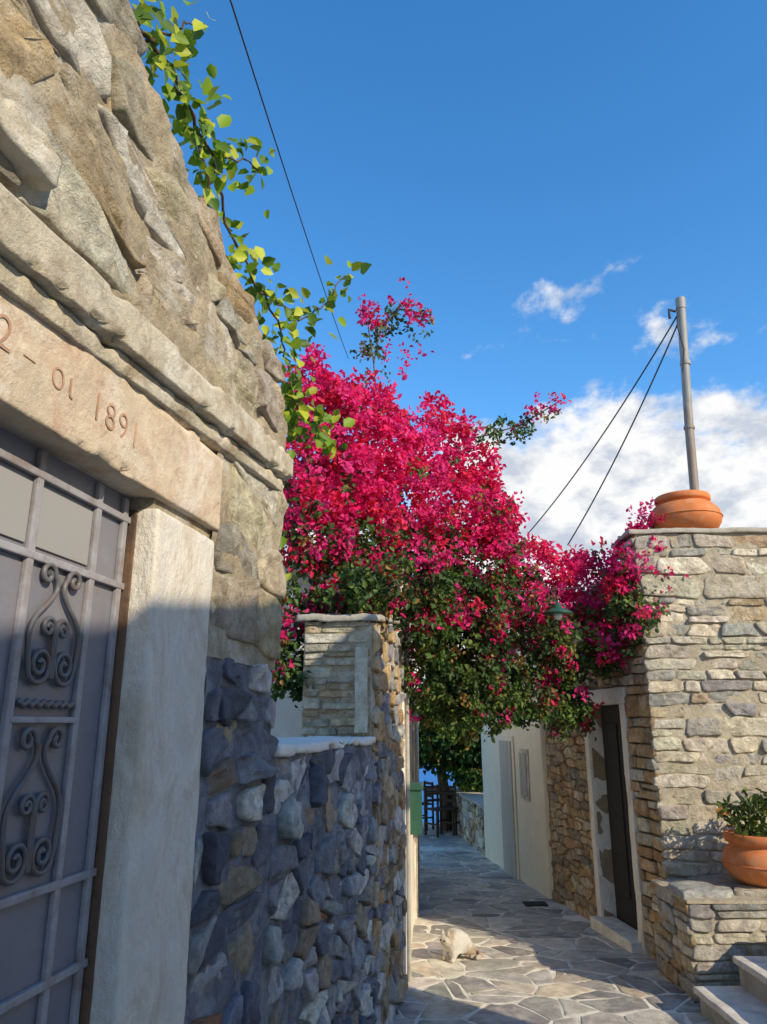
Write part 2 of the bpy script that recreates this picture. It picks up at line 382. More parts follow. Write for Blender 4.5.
db('door_edge_rust',1.737,1.744,.02,2.10,-.058,-.035,M_rust)
m,nt,b=newmat('frosted_glass'); b.inputs['Base Color'].default_value=(.30,.285,.27,1); b.inputs['Roughness'].default_value=.2
for a,c in ((1.04,1.37),(1.40,1.585)): db('door_glass',a,c,1.93,2.05,-.059,-.055,m,.001)
def spiral(c,r0,r1,a0,turns,n=26,sgn=1):
    return [(c[0]+sgn*(r0+(r1-r0)*t/n)*math.cos(a0+turns*2*math.pi*t/n),c[1]+(r0+(r1-r0)*t/n)*math.sin(a0+turns*2*math.pi*t/n)) for t in range(n+1)]
def tube(name,pts,r,mat,parent,radii=None,res=3):
    c=bpy.data.curves.new(name,'CURVE'); c.dimensions='3D'; c.bevel_depth=r; c.bevel_resolution=res; c.use_fill_caps=True
    sp=c.splines.new('POLY'); sp.points.add(len(pts)-1)
    for i,p in enumerate(pts): sp.points[i].co=(*p,1); sp.points[i].radius=radii[i] if radii else 1
    c.materials.append(mat); return link(bpy.data.objects.new(name,c),parent)
def motif(z0,z1):
    uc=1.4925; H=z1-z0
    for s in (1,-1):
        lo=(uc+s*.040,z0+.045)
        p=spiral(lo,.005,.037,math.pi*.2,1.8,34,s)
        e=p[-1]
        q=[e,(uc+s*.083,z0+H*.40),(uc+s*.07,z0+H*.56),(uc+s*.035,z0+H*.70),(uc+s*.012,z0+H*.82),(uc+s*.02,z0+H*.93)]
        pts=p[:-1]
        Q=[p[-2]]+q+[(uc+s*.05,z0+H*.98)]
        for i in range(1,len(Q)-2):
            for t in range(6):
                t/=6.; a,b_,c_,d=Q[i-1],Q[i],Q[i+1],Q[i+2]
                pts.append(tuple(.5*((2*b_[k])+(-a[k]+c_[k])*t+(2*a[k]-5*b_[k]+4*c_[k]-d[k])*t*t+(-a[k]+3*b_[k]-3*c_[k]+d[k])*t**3) for k in (0,1)))
        pts+=spiral((uc+s*.045,z0+H*.93),.024,.005,math.pi,-1.2,20,s)
        tube('scroll',[FL.p(a,b_,-.050) for a,b_ in pts],.0055,M_iron,gate)
        pp=spiral((uc+s*.024,z0+H*.50),.004,.021,0,1.5,24,s)+[(uc+s*.004,z0+H*.30),(uc+s*.003,z0+.02)]
        tube('scroll_inner',[FL.p(a,b_,-.050) for a,b_ in pp],.0048,M_iron,gate)
motif(1.665,1.90); motif(1.32,1.59)
tube('twisted_bar',[FL.p(1.40+.185*i/30,1.637+.004*math.sin(i*1.6),-.050) for i in range(31)],.006,M_iron,gate)

# ---------------------------------------------------------------- garden walls
gw=empty('garden_wall')
prism('body',FL,[(2.702,-.35),(4.62,-.35),(4.62,1.5),(2.702,1.5)],-.35,0,M_mort_grey_shade,gw)
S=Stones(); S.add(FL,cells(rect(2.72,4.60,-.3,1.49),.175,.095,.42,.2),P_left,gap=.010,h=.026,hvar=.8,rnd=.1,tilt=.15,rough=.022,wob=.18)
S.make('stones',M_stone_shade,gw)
skin_grid('slurry',FL,rect(2.705,4.61,-.35,1.495),.010,.017,M_mort_grey_shade,gw,.02,6)
rbox('coping',FL,2.74,4.60,1.49,1.53,-.37,.035,M_white,gw,bev=.012,res=.03,amp=.008,freq=8,chip=.05)
pw=empty('stone_wall')
prism('body',FL,[(4.62,-.35),(5.9,-.35),(5.9,2.35),(4.62,2.2)],-.42,0,M_mort_warm,pw)
S=Stones(); S.add(FL,cells([(4.63,-.3),(5.88,-.3),(5.88,2.33),(4.63,2.2)],.19,.10,.36,.14),P_left[:4]+P_brown[:4],gap=.010,h=.022,hvar=.6,tilt=.12,rough=.014)
FE=Fr(FL.p(4.62,0,0),-FL.N,-FL.U)
S.add(FE,courses(0.0,.42,1.5,2.22,.03,.085,.1,.3),P_cream,gap=.005,h=.018,hvar=.7,tilt=.08,rough=.012)
S.make('stones',M_stone,pw)
skin_grid('slurry',FE,rect(0.0,.42,1.5,2.2),.006,.010,M_mort_warm,pw,.03,6)
rbox('coping',FL,4.57,5.9,2.21,2.25,-.46,.03,M_conc,pw,bev=.012,res=.05,amp=.022,freq=6,slope=.1)
rbox('gate_post',FE,.015,.09,1.55,2.05,.016,.05,M_plaster_old,pw,bev=.006,res=.05,amp=.004)

# ---------------------------------------------------------------- left white house
FW=Fr((.135,5.85,0),(.066,1,0),(1,-.066,0))
wh=empty('white_house')
rbox('walls',FW,0,5.4,-.6,2.75,-3,.02,M_white,wh,bev=.02,res=.3,amp=.01,freq=2)
rbox('roof_slab',FW,-.05,5.45,2.753,2.85,-3.05,.06,M_white,wh,bev=.02)
tube('drainpipe',[FW.p(.10,-.15,.042),FW.p(.10,2.7,.042)],.016,M_conc,wh)
rbox('door_frame',FW,2.2,3.2,-.35,1.85,.023,.045,M_step,wh,bev=.004); rbox('door',FW,2.28,3.12,-.33,1.78,.047,.058,M_greydoor,wh,bev=.003)
mb=empty('mailbox')
rbox('box',FW,.55,.80,.75,1.08,.022,.135,M_greenmetal,mb,bev=.008)
rbox('lid',FW,.535,.815,1.083,1.13,.022,.15,M_greenmetal,mb,bev=.01)
rbox('slot',FW,.60,.75,1.00,1.02,.133,.1365,M_dark,mb,bev=.0)

# ---------------------------------------------------------------- right stone house
FS=Fr((2.2,6.3,0),(-.109,1,0),(-1,-.109,0))
FF=Fr((2.2,6.3,0),(1,-.04,0),(-.04,-1,0))
sh=empty('stone_house')
d0,d1=.56,1.36; dz=1.78
prism('front_body',FF,[(0,-.35),(3.2,-.35),(3.2,3.2),(0,3.2)],-.5,-.0,M_mort_light,sh)
prism('side_body_a',FS,[(.501,-.4),(.502,2.95),(d0,2.95),(d0,-.4)],-.5,-.0,M_mort_dark,sh)
prism('side_body_b',FS,[(d1,-.5),(2.8,-.5),(2.8,2.8),(d1,2.8)],-.5,0,M_mort_dark,sh)
prism('side_body_c',FS,[(d0,dz+.14),(d1,dz+.14),(d1,2.9),(d0,2.9)],-.5,0,M_mort_dark,sh)
S=Stones()
S.add(FF,courses(-.02,3.15,-.3,3.19,.06,.16,.13,.44,wave=.03,slant=.3),P_right,gap=.0065,h=.020,hvar=.7,rnd=.18,tilt=.07,rough=.016,wob=.09)
S.add(FS,courses(-.02,d0-.10,-.3,3.17,.06,.15,.14,.36),P_right[:2]+P_brown[:4],gap=.007,h=.018,rnd=.16,tilt=.08,rough=.012)
S.add(FS,cells(rect(d1+.09,2.78,-.5,2.78),.18,.075,.34,.16),P_brown,gap=.008,h=.022,rnd=.1,tilt=.1,rough=.014)
S.add(FS,cells(rect(d0-.09,d1+.09,dz+.15,2.85),.18,.075,.34,.16),P_brown,gap=.008,h=.022,rnd=.1,tilt=.1,rough=.014)
S.make('wall_stones',M_stone,sh)
skin_grid('pointing',FF,rect(0,3.2,-.35,3.2),.007,.011,M_mort_light,sh,.03,7)
rbox('coping',FF,-.06,3.2,3.2,3.245,-.55,.04,M_conc,sh,bev=.01,res=.06,amp=.010,freq=6)
rbox('door_jamb',FS,d0-.10,d0,-.3,dz+.0,-.2,.03,M_jamb,sh,bev=.006,res=.1,amp=.006)
rbox('door_jamb_far',FS,d1,d1+.10,-.3,dz,-.2,.03,M_jamb,sh,bev=.006,res=.1,amp=.006)
rbox('door_lintel',FS,d0-.12,d1+.12,dz,dz+.14,-.2,.035,M_jamb,sh,bev=.006,res=.1,amp=.006)
rbox('door_leaf',FS,d0,d1,-.3,dz,-.16,-.12,M_dark,sh,bev=.002)
for a in (d0+.06,(d0+d1)/2+.03): rbox('door_panel',FS,a,a+.3,.1,1.6,-.12,-.105,M_dark,sh,bev=.006)
rbox('door_step',FS,d0-.05,d1+.05,-.35,-.12,-.1,.12,M_step,sh,bev=.008)
prism('roof',Fr((2.25,6.8,0),(1,0,0),(0,1,0)),[(.3,2.6),(3.3,2.6),(3.3,2.7),(.3,2.7)],0,2.4,M_conc,sh)

lg=empty('stone_ledge')
FG=Fr((2.07,5.55,0),(1,-.02,0),(0,-1,0)); FG2=Fr((2.07,5.55,0),(-.0,1,0),(-1,0,0))
prism('body',FG,[(0,-.35),(1.8,-.35),(1.8,.44),(0,.44)],-.68,0,M_mort_light,lg)
S=Stones(); S.add(FG,courses(-.02,1.8,-.3,.44,.05,.12,.14,.4,slant=.25),P_right,gap=.006,h=.020,rnd=.18,tilt=.07,rough=.012)
S.add(FG2,courses(-.02,.72,-.3,.44,.05,.12,.14,.36,slant=.25),P_right+P_brown[:2],gap=.006,h=.020,rnd=.18,tilt=.07,rough=.012)
S.make('stones',M_stone,lg)
prism('top_bed',FG,[(-.02,.435),(1.8,.435),(1.8,.455),(-.02,.455)],-.68,.02,M_mort_light,lg)
FGT=Fr((2.05,5.52,.455),(1,0,0),(0,0,1),(0,1,0))
S=Stones(); S.add(FGT,cells(rect(-.02,1.8,0,.75),.34,.28,.3,.1),P_right,gap=.008,h=.035,hvar=.2,rnd=.12,tilt=.03,rough=.01,flat=True); S.make('top_slabs',M_stone,lg)
st=empty('stone_steps')
FX=Fr((0,0,0),(1,0,0),(0,0,1),(0,1,0))
x=1.97
for i in range(3):
    z=-.0+i*.17
    rbox('tread',FX,x+i*.27,(x+.33+i*.27) if i<2 else 4.4,3.3,5.36,z-.04,z,M_step,st,bev=.008,res=.08,amp=.006,freq=5)
    rbox('riser',FX,x+.03+i*.27,4.4,3.32,5.35,z-.2,z-.042,M_conc,st,bev=.004)

# ---------------------------------------------------------------- pots
def lathe(name,prof,c,mat,parent=None,seg=40):
    vs=[];fs=[]
    for r,z in prof:
        for i in range(seg):
            a=2*math.pi*i/seg; vs.append((c[0]+r*math.cos(a),c[1]+r*math.sin(a),c[2]+z))
    k=len(prof)
    for j in range(k-1):
        for i in range(seg): fs.append((j*seg+i,j*seg+(i+1)%seg,(j+1)*seg+(i+1)%seg,(j+1)*seg+i))
    fs.append(tuple(range(seg))[::-1]); fs.append(tuple((k-1)*seg+i for i in range(seg)))
    return mesh_obj(name,vs,fs,mat,parent,True)
M_soil=surf('soil',(.06,.04,.03),bump=1)
pot=empty('terracotta_pot')
pr=[(.19,0),(.22,.01),(.28,.05),(.31,.10),(.32,.15),(.305,.21),(.26,.265),(.215,.285),(.215,.30),(.235,.305),(.242,.317),(.242,.352),(.235,.362),(.205,.362),(.198,.33),(.195,.30)]
lathe('body',pr,(2.75,6.52,3.247),M_terra,pot)
tube('rib',[(2.75+.321*math.cos(a/20*math.pi),6.52+.321*math.sin(a/20*math.pi),3.247+.15) for a in range(41)],.006,M_terra,pot)
pot2=empty('terracotta_pot')
pr2=[(.14,0),(.17,.01),(.23,.05),(.265,.11),(.27,.16),(.25,.22),(.215,.255),(.21,.27),(.235,.28),(.245,.30),(.245,.33),(.235,.342),(.21,.342),(.205,.30)]
lathe('body',pr2,(2.76,5.88,.49),M_terra,pot2); lathe('soil',[(.2,.0),(.2,.015)],(2.76,5.88,.49+.29),M_soil,pot2)
tube('rib',[(2.76+.271*math.cos(a/20*math.pi),5.88+.271*math.sin(a/20*math.pi),.49+.14) for a in range(41)],.006,M_terra,pot2)

# ---------------------------------------------------------------- pole & wires
pole=empty('utility_pole')
tube('shaft',[(2.97,6.8,2.9),(3.02,6.8,4.4),(3.09,6.8,5.78)],.043,M_pole,pole)
tube('cap',[(3.085,6.8,5.74),(3.093,6.8,5.86)],.05,M_pole,pole)
tube('insulator',[(3.02,6.78,5.70),(2.95,6.78,5.72),(2.95,6.78,5.62)],.014,M_wire,pole)
tube('band',[(3.06,6.8,5.1),(3.063,6.8,5.14)],.052,M_pole,pole)
tube('band',[(3.02,6.8,4.4),(3.022,6.8,4.43)],.052,M_pole,pole)
tube('loop',[(3.02,6.74,5.72),(3.0,6.74,5.5),(3.04,6.74,5.25),(3.0,6.74,5.0)],.006,M_wire,pole)
def wire(name,a,b,sag,r=.006,parent=None,n=24):
    a=Vector(a);b=Vector(b); return tube(name,[a.lerp(b,i/n)-Vector((0,0,4*sag*(i/n)*(1-i/n))) for i in range(n+1)],r,M_wire,parent,res=2)
wire('overhead_wire',(3.05,6.8,5.68),(2.05,10.2,4.2),.12,.008)
wire('overhead_wire',(3.05,6.8,5.60),(2.3,9.0,3.75),.10,.008)
wire('overhead_wire',(-.66,2.0,4.45),(-.42,8.0,5.8),.05,.004)

# ---------------------------------------------------------------- right white house
FR=Fr((1.86,9.08,0),(-.083,1,0),(-1,-.083,0))
w2=empty('white_house')
rbox('walls',FR,0,3.35,-.7,2.7,-2.5,.02,M_cream,w2,bev=.02,res=.3,amp=.008,freq=2)
rbox('roof_slab',FR,-.05,3.4,2.703,2.8,-2.5,.06,M_cream,w2,bev=.02)
rbox('door_frame',FR,1.25,2.05,-.35,1.45,.022,.04,M_cream,w2,bev=.004); rbox('door',FR,1.33,1.97,-.34,1.38,.042,.055,M_greydoor,w2,bev=.003)
rbox('window_frame',FR,.55,.95,.70,1.3,.022,.04,M_plaster_old,w2,bev=.004); rbox('window_shutter',FR,.60,.90,.75,1.25,.042,.055,M_greydoor,w2,bev=.003)
FB=Fr((1.60,12.5,0),(-.05,1,0),(-1,-.05,0))
pp=empty('stone_parapet'); prism('body',FB,[(0,-.6),(4.2,-.6),(4.2,.28),(0,.34)],-.4,0,M_mort_warm,pp)
S=Stones(); S.add(FB,cells([(0,-.5),(4.2,-.5),(4.2,.27),(0,.33)],.22,.12,.36,.12),P_brown+P_right,gap=.01,h=.03); S.make('stones',M_stone,pp)
rbox('coping',FB,-.02,4.2,.33,.37,-.43,.04,M_conc,pp,bev=.01,slope=-.015)

# ---------------------------------------------------------------- unseen houses added to shade the lane and lower left wall
nb=empty('added_shade_house')  # out of view, height and end set by its shadow on the left wall
FN=Fr((2.25,-6,0),(0,1,0),(-1,0,0))
rbox('walls',FN,0,8.25,-.3,4.0,-1.6,0,M_cream,nb,bev=.02)
rbox('roof_slab',FN,-.1,8.3,4.003,4.1,-1.7,.05,M_cream,nb,bev=.02)
for u in (2,5): rbox('window',FN,u,u+.8,1.1,2.2,.002,.03,M_greydoor,nb,bev=.005)
rbox('door',FN,6.4,7.3,.02,2.1,.002,.03,M_greydoor,nb,bev=.005)
nb2=empty('added_shade_house')  # second unseen block, sized for how much sun reaches the lane
FN2=Fr((5.6,-6,0),(0,1,0),(-1,0,0))
rbox('walls',FN2,0,7.3,-.3,2.5,-2.6,0,M_cream,nb2,bev=.02); rbox('roof_slab',FN2,-.1,7.4,2.503,2.6,-2.7,.1,M_cream,nb2,bev=.02)
for u in (2,5): rbox('window',FN2,u,u+.8,1.2,2.2,.002,.03,M_greydoor,nb2,bev=.005)

# ---------------------------------------------------------------- foliage
def leaves(name,C,size,D,Nn,cols,mats,midx,parent,wide=.32,fold=.18):
    n=len(C); D=D/np.linalg.norm(D,axis=1,keepdims=True)
    Sd=np.cross(D,Nn); Sd/=np.linalg.norm(Sd,axis=1,keepdims=True)+1e-9; Up=np.cross(Sd,D)
    s=size[:,None]
    V=np.empty((n,6,3),dtype=np.float32)
    V[:,0]=C; V[:,3]=C+D*s-Up*s*.12
    V[:,1]=C+D*s*.3+Sd*s*wide+Up*s*fold; V[:,2]=C+D*s*.68+Sd*s*wide*.8+Up*s*fold*.7
    V[:,5]=C+D*s*.3-Sd*s*wide+Up*s*fold; V[:,4]=C+D*s*.68-Sd*s*wide*.8+Up*s*fold*.7
    base=(np.arange(n)*6)[:,None]
    F=np.concatenate([base+np.array([0,1,2,3]),base+np.array([0,3,4,5])],axis=1).reshape(-1)
    me=bpy.data.meshes.new(name); me.vertices.add(n*6); me.vertices.foreach_set('co',V.ravel())
    me.loops.add(n*8); me.loops.foreach_set('vertex_index',F.astype(np.int32))
    me.polygons.add(n*2); me.polygons.foreach_set('loop_start',np.arange(0,n*8,4,dtype=np.int32)); me.polygons.foreach_set('loop_total',np.full(n*2,4,dtype=np.int32))
    for m in mats: me.materials.append(m)
    me.polygons.foreach_set('material_index',np.repeat(midx,2).astype(np.int32))
    a=me.color_attributes.new('Col','FLOAT_COLOR','POINT'); cc=np.ones((n,6,4),dtype=np.float32); cc[:,:,:3]=cols[:,None,:]; a.data.foreach_set('color',cc.ravel())
    me.update(); me.validate(); return link(bpy.data.objects.new(name,me),parent)
def rs(n):
    v=np.random.normal(size=(n,3)); return v/np.linalg.norm(v,axis=1,keepdims=True)
def clumps_to_leaves(cl,dens,per,lsize,tsize,green=None):
    C=[];Sz=[];D=[];Nn=[];K=[];Mi=[]
    for (x,y,z,r,pk) in cl:
        nt_=int(dens*r*r)
        d=rs(nt_); rad=r*(np.random.uniform(.3,1,nt_)**.4)*np.random.uniform(.75,1.2,nt_)
        T=np.array([x,y,z])+d*rad[:,None]*np.array([1,1.05,.95])
        for i in range(nt_):
            nz=noise.noise(Vector(T[i])*3.1)+.6*noise.noise(Vector(T[i])*8)
            p=pk+.6*nz+.3*(d[i,2])-(.3 if rad[i]<r*.6 else 0)
            pink=random.random()<p
            k=per if not pink else int(per*1.2)
            out=d[i]
            off=np.random.normal(scale=tsize,size=(k,3))
            c=T[i]+off; dd=rs(k)+out*.5+(np.array([0,0,-.5]) if not pink else 0)
            C.append(c);D.append(dd);Nn.append(rs(k)+out+np.array([0,-.2,.5]))
            Sz.append(np.random.uniform(.7,1.3,k)*lsize*(1.08 if pink else 1.1))
            if pink:
                t=random.random()
                b=np.array([.89,.025,.20]) if t<.55 else (np.array([.93,.06,.31]) if t<.82 else np.array([.90,.04,.11]))
                b=b*random.uniform(.75,1.08)
            else:
                b=random.choice([np.array([.08,.15,.03]),np.array([.055,.11,.03]),np.array([.15,.20,.04]),np.array([.04,.08,.025])])*random.uniform(.7,1.3)
                if random.random()<.07: b=np.array([.34,.20,.06])
            K.append(np.minimum(b*np.random.uniform(.75,1.2,(k,1))*np.ones((k,3)),.95)); Mi.append(np.full(k,1 if pink else 0))
    return [np.concatenate(a) for a in (C,Sz,D,Nn,K,Mi)]
BC=[(-.56,5.2,3.98,.28,1.2),(-.26,5.3,3.86,.33,1.2),(-.45,5.0,3.35,.38,1.05),(-.50,4.9,2.87,.30,.8),(-.03,5.6,3.73,.38,1.2),(.40,6.0,3.90,.33,1.15),
(.74,6.3,3.82,.24,1.1),(.13,5.6,3.3,.42,1.05),(.60,6.1,3.28,.36,1.0),(-.17,5.2,3.03,.36,.8),(-.24,5.2,2.62,.28,.3),(.286,5.7,2.76,.4,.42),(.80,6.2,2.86,.40,.55),
(.246,5.8,2.31,.32,.08),(.625,6.1,2.26,.42,.14),(1.19,6.5,2.39,.44,.25),(.46,6.2,1.83,.32,0),(.91,6.5,1.92,.3,.08),(1.42,6.9,2.98,.38,1.0),(2.0,7.1,2.90,.34,1.0),
(2.36,6.5,2.9,.22,.95),(1.72,6.9,2.35,.44,.45),(1.44,6.8,1.85,.28,.12),(2.02,6.7,2.33,.28,.35),(2.46,6.6,3.24,.14,1),(-.61,4.8,2.38,.15,.4),(-.63,4.8,1.99,.16,.02),(1.73,6.9,1.8,.18,.1),
(-.75,5.6,3.3,.4,.6),(-.1,6.3,3.1,.45,.5),(.5,6.8,2.9,.4,.4),(1.2,7.4,2.7,.4,.5),(.8,6.9,2.2,.4,.0),(.96,6.25,3.4,.16,1),(1.02,6.2,3.1,.13,.9),(.65,6.4,1.7,.2,0),(1.1,6.6,1.75,.2,0),
(2.10,6.35,2.55,.18,.5),(2.15,6.5,2.9,.22,.8),(-.25,4.75,2.38,.16,.15),(-.02,4.9,2.45,.18,.05)]
bg=empty('bougainvillea')
sat=[]
for (x,y,z,r,p) in BC:
    for i in range(10):
        d=rs(1)[0]
        if d[1]>.3: continue
        q=r*random.uniform(1.0,1.28); rr=random.uniform(.045,.10)
        sat.append((x+d[0]*q,y+d[1]*q,z+d[2]*q,rr,p))
A=clumps_to_leaves(BC,660,17,.042,.036); B=clumps_to_leaves(sat,1100,12,.040,.03)
def spray(pts,n,pk,spread):
    c=[]
    P=[Vector(p) for p in pts]
    for i in range(n):
        t=random.random()*(len(P)-1); k=int(t); q=P[k].lerp(P[k+1],t-k)
        c.append((q.x+random.gauss(0,spread),q.y+random.gauss(0,spread),q.z+random.gauss(0,spread),.03,pk if k>=len(P)-2 or random.random()<.25 else .0))
    return c
sp1=[(-.05,5.6,3.95),(-.08,5.5,4.45),(-.02,5.5,4.78),(.14,5.5,4.95),(.28,5.5,4.92)]
sp1b=[(-.08,5.5,4.45),(-.13,5.5,4.8),(-.07,5.5,4.95)]
sp2=[(.70,6.2,4.05),(.95,6.2,4.10),(1.25,6.2,4.2),(1.62,6.2,4.44)]
sp3=[(2.2,6.5,3.0),(2.36,6.5,3.25),(2.44,6.5,3.44)]
sp4=[(.9,6.3,3.5),(1.02,6.3,3.2),(1.05,6.25,3.0)]
sp5=[(.2,5.8,4.0),(.05,5.8,4.15),(-.05,5.7,4.2)]
sp6=[(.28,5.5,4.92),(.2,5.5,4.6),(.24,5.55,4.3)]
sc=spray(sp1,60,.8,.045)+spray(sp1b,30,1,.045)+spray(sp2,70,.55,.035)+spray(sp3,60,.9,.06)+spray(sp4,40,.9,.06)+spray(sp5,20,.8,.05)+spray(sp6,14,.9,.03)
def sprayleaves(sc):
    return clumps_to_leaves([(x,y,z,.1,p*2-.6 if p else -1) for x,y,z,r,p in sc],160,8,.036,.024)
Cc=sprayleaves(sc)
arr=[np.concatenate([a,b_,c_]) for a,b_,c_ in zip(A,B,Cc)]
leaves('foliage',arr[0],arr[1],arr[2],arr[3],arr[4],[M_leaf,M_bract],arr[5],bg)
for s in (sp1,sp1b,sp2,sp3): tube('twig',s,.006,M_bark,bg)
root=Vector((-.62,5.15,.4))
for c in BC[::2]:
    if c[0]>.9: continue
    e=Vector(c[:3]); mid=Vector((-.45+.2*random.random(),5.2+.3*random.random(),2.5+.5*random.random()))
    pts=[root+Vector((random.uniform(-.05,.05),random.uniform(-.05,.05),0))]
    for i in range(1,11):
        t=i/10; p=(1-t)**2*root+2*t*(1-t)*mid+t*t*e; pts.append(p+Vector([random.gauss(0,.03) for _ in range(3)]))
    tube('stem',pts,.026,M_bark,bg,radii=[1-.09*i for i in range(11)])

vine=empty('climbing_vine')
vp=[(-.72,1.25,3.30),(-.67,1.45,3.37),(-.643,1.6,3.41),(-.614,1.85,3.457),(-.593,2.1,3.454),(-.578,2.3,3.37),(-.475,2.5,3.205),(-.336,2.65,3.16),(-.24,2.7,3.27),(-.164,2.75,3.437)]
vp2=[(-.475,2.5,3.205),(-.40,2.65,3.05),(-.377,2.7,2.95),(-.37,2.75,2.72)]
vp3=[(-.593,2.1,3.454),(-.50,2.2,3.55),(-.44,2.3,3.56)]
vp4=[(-.38,2.7,2.85),(-.28,2.8,2.78),(-.23,2.8,2.70)]
vp5=[(-.60,2.0,3.42),(-.58,2.15,3.2),(-.5,2.35,3.1)]
vp6=[(-.45,2.78,2.35),(-.42,2.85,2.2),(-.40,2.9,2.05)]
vp7=[(-.643,1.6,3.41),(-.58,1.65,3.52),(-.55,1.7,3.58)]
C=[];D=[];Nn=[];Sz=[];K=[]
for pts,nl in ((vp,380),(vp2,100),(vp3,76),(vp4,76),(vp5,44),(vp6,26),(vp7,48)):
    P=[Vector(p) for p in pts]
    fine=[]
    for i in range(len(P)-1):
        for t in range(5): fine.append(P[i].lerp(P[i+1],t/5)+Vector([random.gauss(0,.008) for _ in range(3)]))
    fine.append(P[-1]); tube('stem',fine,.007 if pts is vp else .004,M_bark,vine,radii=[1.2-.9*i/len(fine) for i in range(len(fine))])
    for i in range(nl):
        t=random.random()*(len(P)-1); k=int(t); q=P[k].lerp(P[k+1],t-k)
        if noise.noise(q*7)<-.28: continue
        c=np.array(q)+np.random.normal(scale=.040,size=3); C.append(c)
        D.append(rs(1)[0]+(c-np.array(q))*12+np.array([0,0,-.3])); Nn.append(rs(1)[0]*.8+np.array([.5,-.6,.5])); Sz.append(random.uniform(.03,.068))
        b=random.choice([(.22,.34,.02),(.14,.25,.02),(.42,.46,.04),(.09,.17,.02)]); K.append(np.array(b)*random.uniform(.8,1.3))
leaves('foliage',np.array(C),np.array(Sz),np.array(D),np.array(Nn),np.array(K),[M_leaf],np.zeros(len(C)),vine,wide=.38,fold=.12)

pp_=clumps_to_leaves([(2.70,5.86,.95,.16,-1),(2.86,5.9,.94,.16,-1),(2.60,5.8,.91,.1,-1)],900,8,.055,.035)
leaves('plant',pp_[0],pp_[1],pp_[2]+np.array([0,0,.9]),pp_[3],pp_[4]*np.array([1.3,1.1,1]),[M_leaf],np.zeros(len(pp_[0])),pot2,wide=.18)

tree=empty('tree')
tube('trunk',[(1.25,15.8,-.45),(1.22,15.8,.3),(1.1,15.7,1.1),(.9,15.6,2.0)],.11,M_bark,tree,radii=[1.2,1,.8,.5])
tube('limb',[(1.12,15.7,.9),(1.5,15.5,1.5),(1.9,15.4,2.1)],.06,M_bark,tree,radii=[1,.8,.4])
tube('limb',[(1.14,15.7,.8),(.7,15.4,1.3),(.2,15.3,1.7)],.06,M_bark,tree,radii=[1,.8,.4])
tc_=[(1.15+random.gauss(0,.8),15.6+random.gauss(0,.5),1.45+random.gauss(0,.5),random.uniform(.28,.45),-1) for i in range(60)]
tc_=[c for c in tc_ if c[2]-c[3]>(.2 if c[0]>1.35 else .68)]
tc_+=[(2.0,15.6,.85,.4,-1),(2.1,15.7,1.45,.4,-1),(1.75,15.5,.75,.35,-1),(2.4,15.8,1.1,.4,-1),(1.55,15.6,.8,.33,-1),(.8,15.4,1.25,.35,-1),(.5,15.5,1.3,.35,-1),(1.15,15.5,1.2,.35,-1),(1.9,15.7,.45,.28,-1)]
T=clumps_to_leaves(tc_,150,14,.11,.08)
leaves('foliage',T[0],T[1],T[2],T[3],T[4]*np.array([.8,1.0,.8]),[M_leaf],np.zeros(len(T[0])),tree)

# ---------------------------------------------------------------- cafe furniture
def chair(x,y,rot):
    e=empty('cafe_chair'); e.location=(x,y,-.405); e.rotation_euler=(0,0,rot)
    L=Fr((0,0,0),(1,0,0),(0,1,0))
    for a in (-.19,.19):
        rbox('leg',L,a-.018,a+.018,0,.45,-.2,-.165,M_wood,e,bev=.003); rbox('back_post',L,a-.018,a+.018,0,.88,.165,.2,M_wood,e,bev=.003)
        rbox('side_rail',L,a-.01,a+.01,.2,.23,-.165,.165,M_wood,e,bev=.002)
    rbox('seat',L,-.21,.21,.45,.475,-.21,.21,M_wood,e,bev=.008)
    for z in (.58,.70,.82): rbox('slat',L,-.172,.172,z,z+.05,.175,.192,M_wood,e,bev=.003)
chair(1.05,15.0,.6); chair(1.30,15.3,2.6); chair(.75,16.0,-1.2)
tb=empty('cafe_table'); L=Fr((1.1,15.9,-.405),(1,0,0),(0,1,0))
rbox('top',L,-.3,.3,.71,.74,-.3,.3,M_wood,tb,bev=.006)
for a in (-.25,.25):
    for c in (-.25,.25): rbox('leg',L,a-.02,a+.02,0,.71,c-.02,c+.02,M_wood,tb,bev=.003)

# ---------------------------------------------------------------- lamp
lamp=empty('street_lamp')
lc=(1.38,5.85,2.44)
lathe('shade',[(.12,0),(.115,.008),(.08,.028),(.035,.045),(.03,.075),(.016,.085)],lc,M_greenmetal,lamp,32)
m,nt,b=newmat('lamp_glass'); b.inputs['Base Color'].default_value=(.7,.7,.65,1); b.inputs['Roughness'].default_value=.2
lathe('bulb',[(.01,-.05),(.03,-.035),(.035,-.01),(.02,.02)],lc,m,lamp,20)
wire('span_cable',(-.1,5.6,2.72),(2.2,6.5,2.85),.13,.004,lamp)
tube('hanger',[(lc[0],lc[1],lc[2]+.08),(1.38,6.05,2.66)],.005,M_wire,lamp)

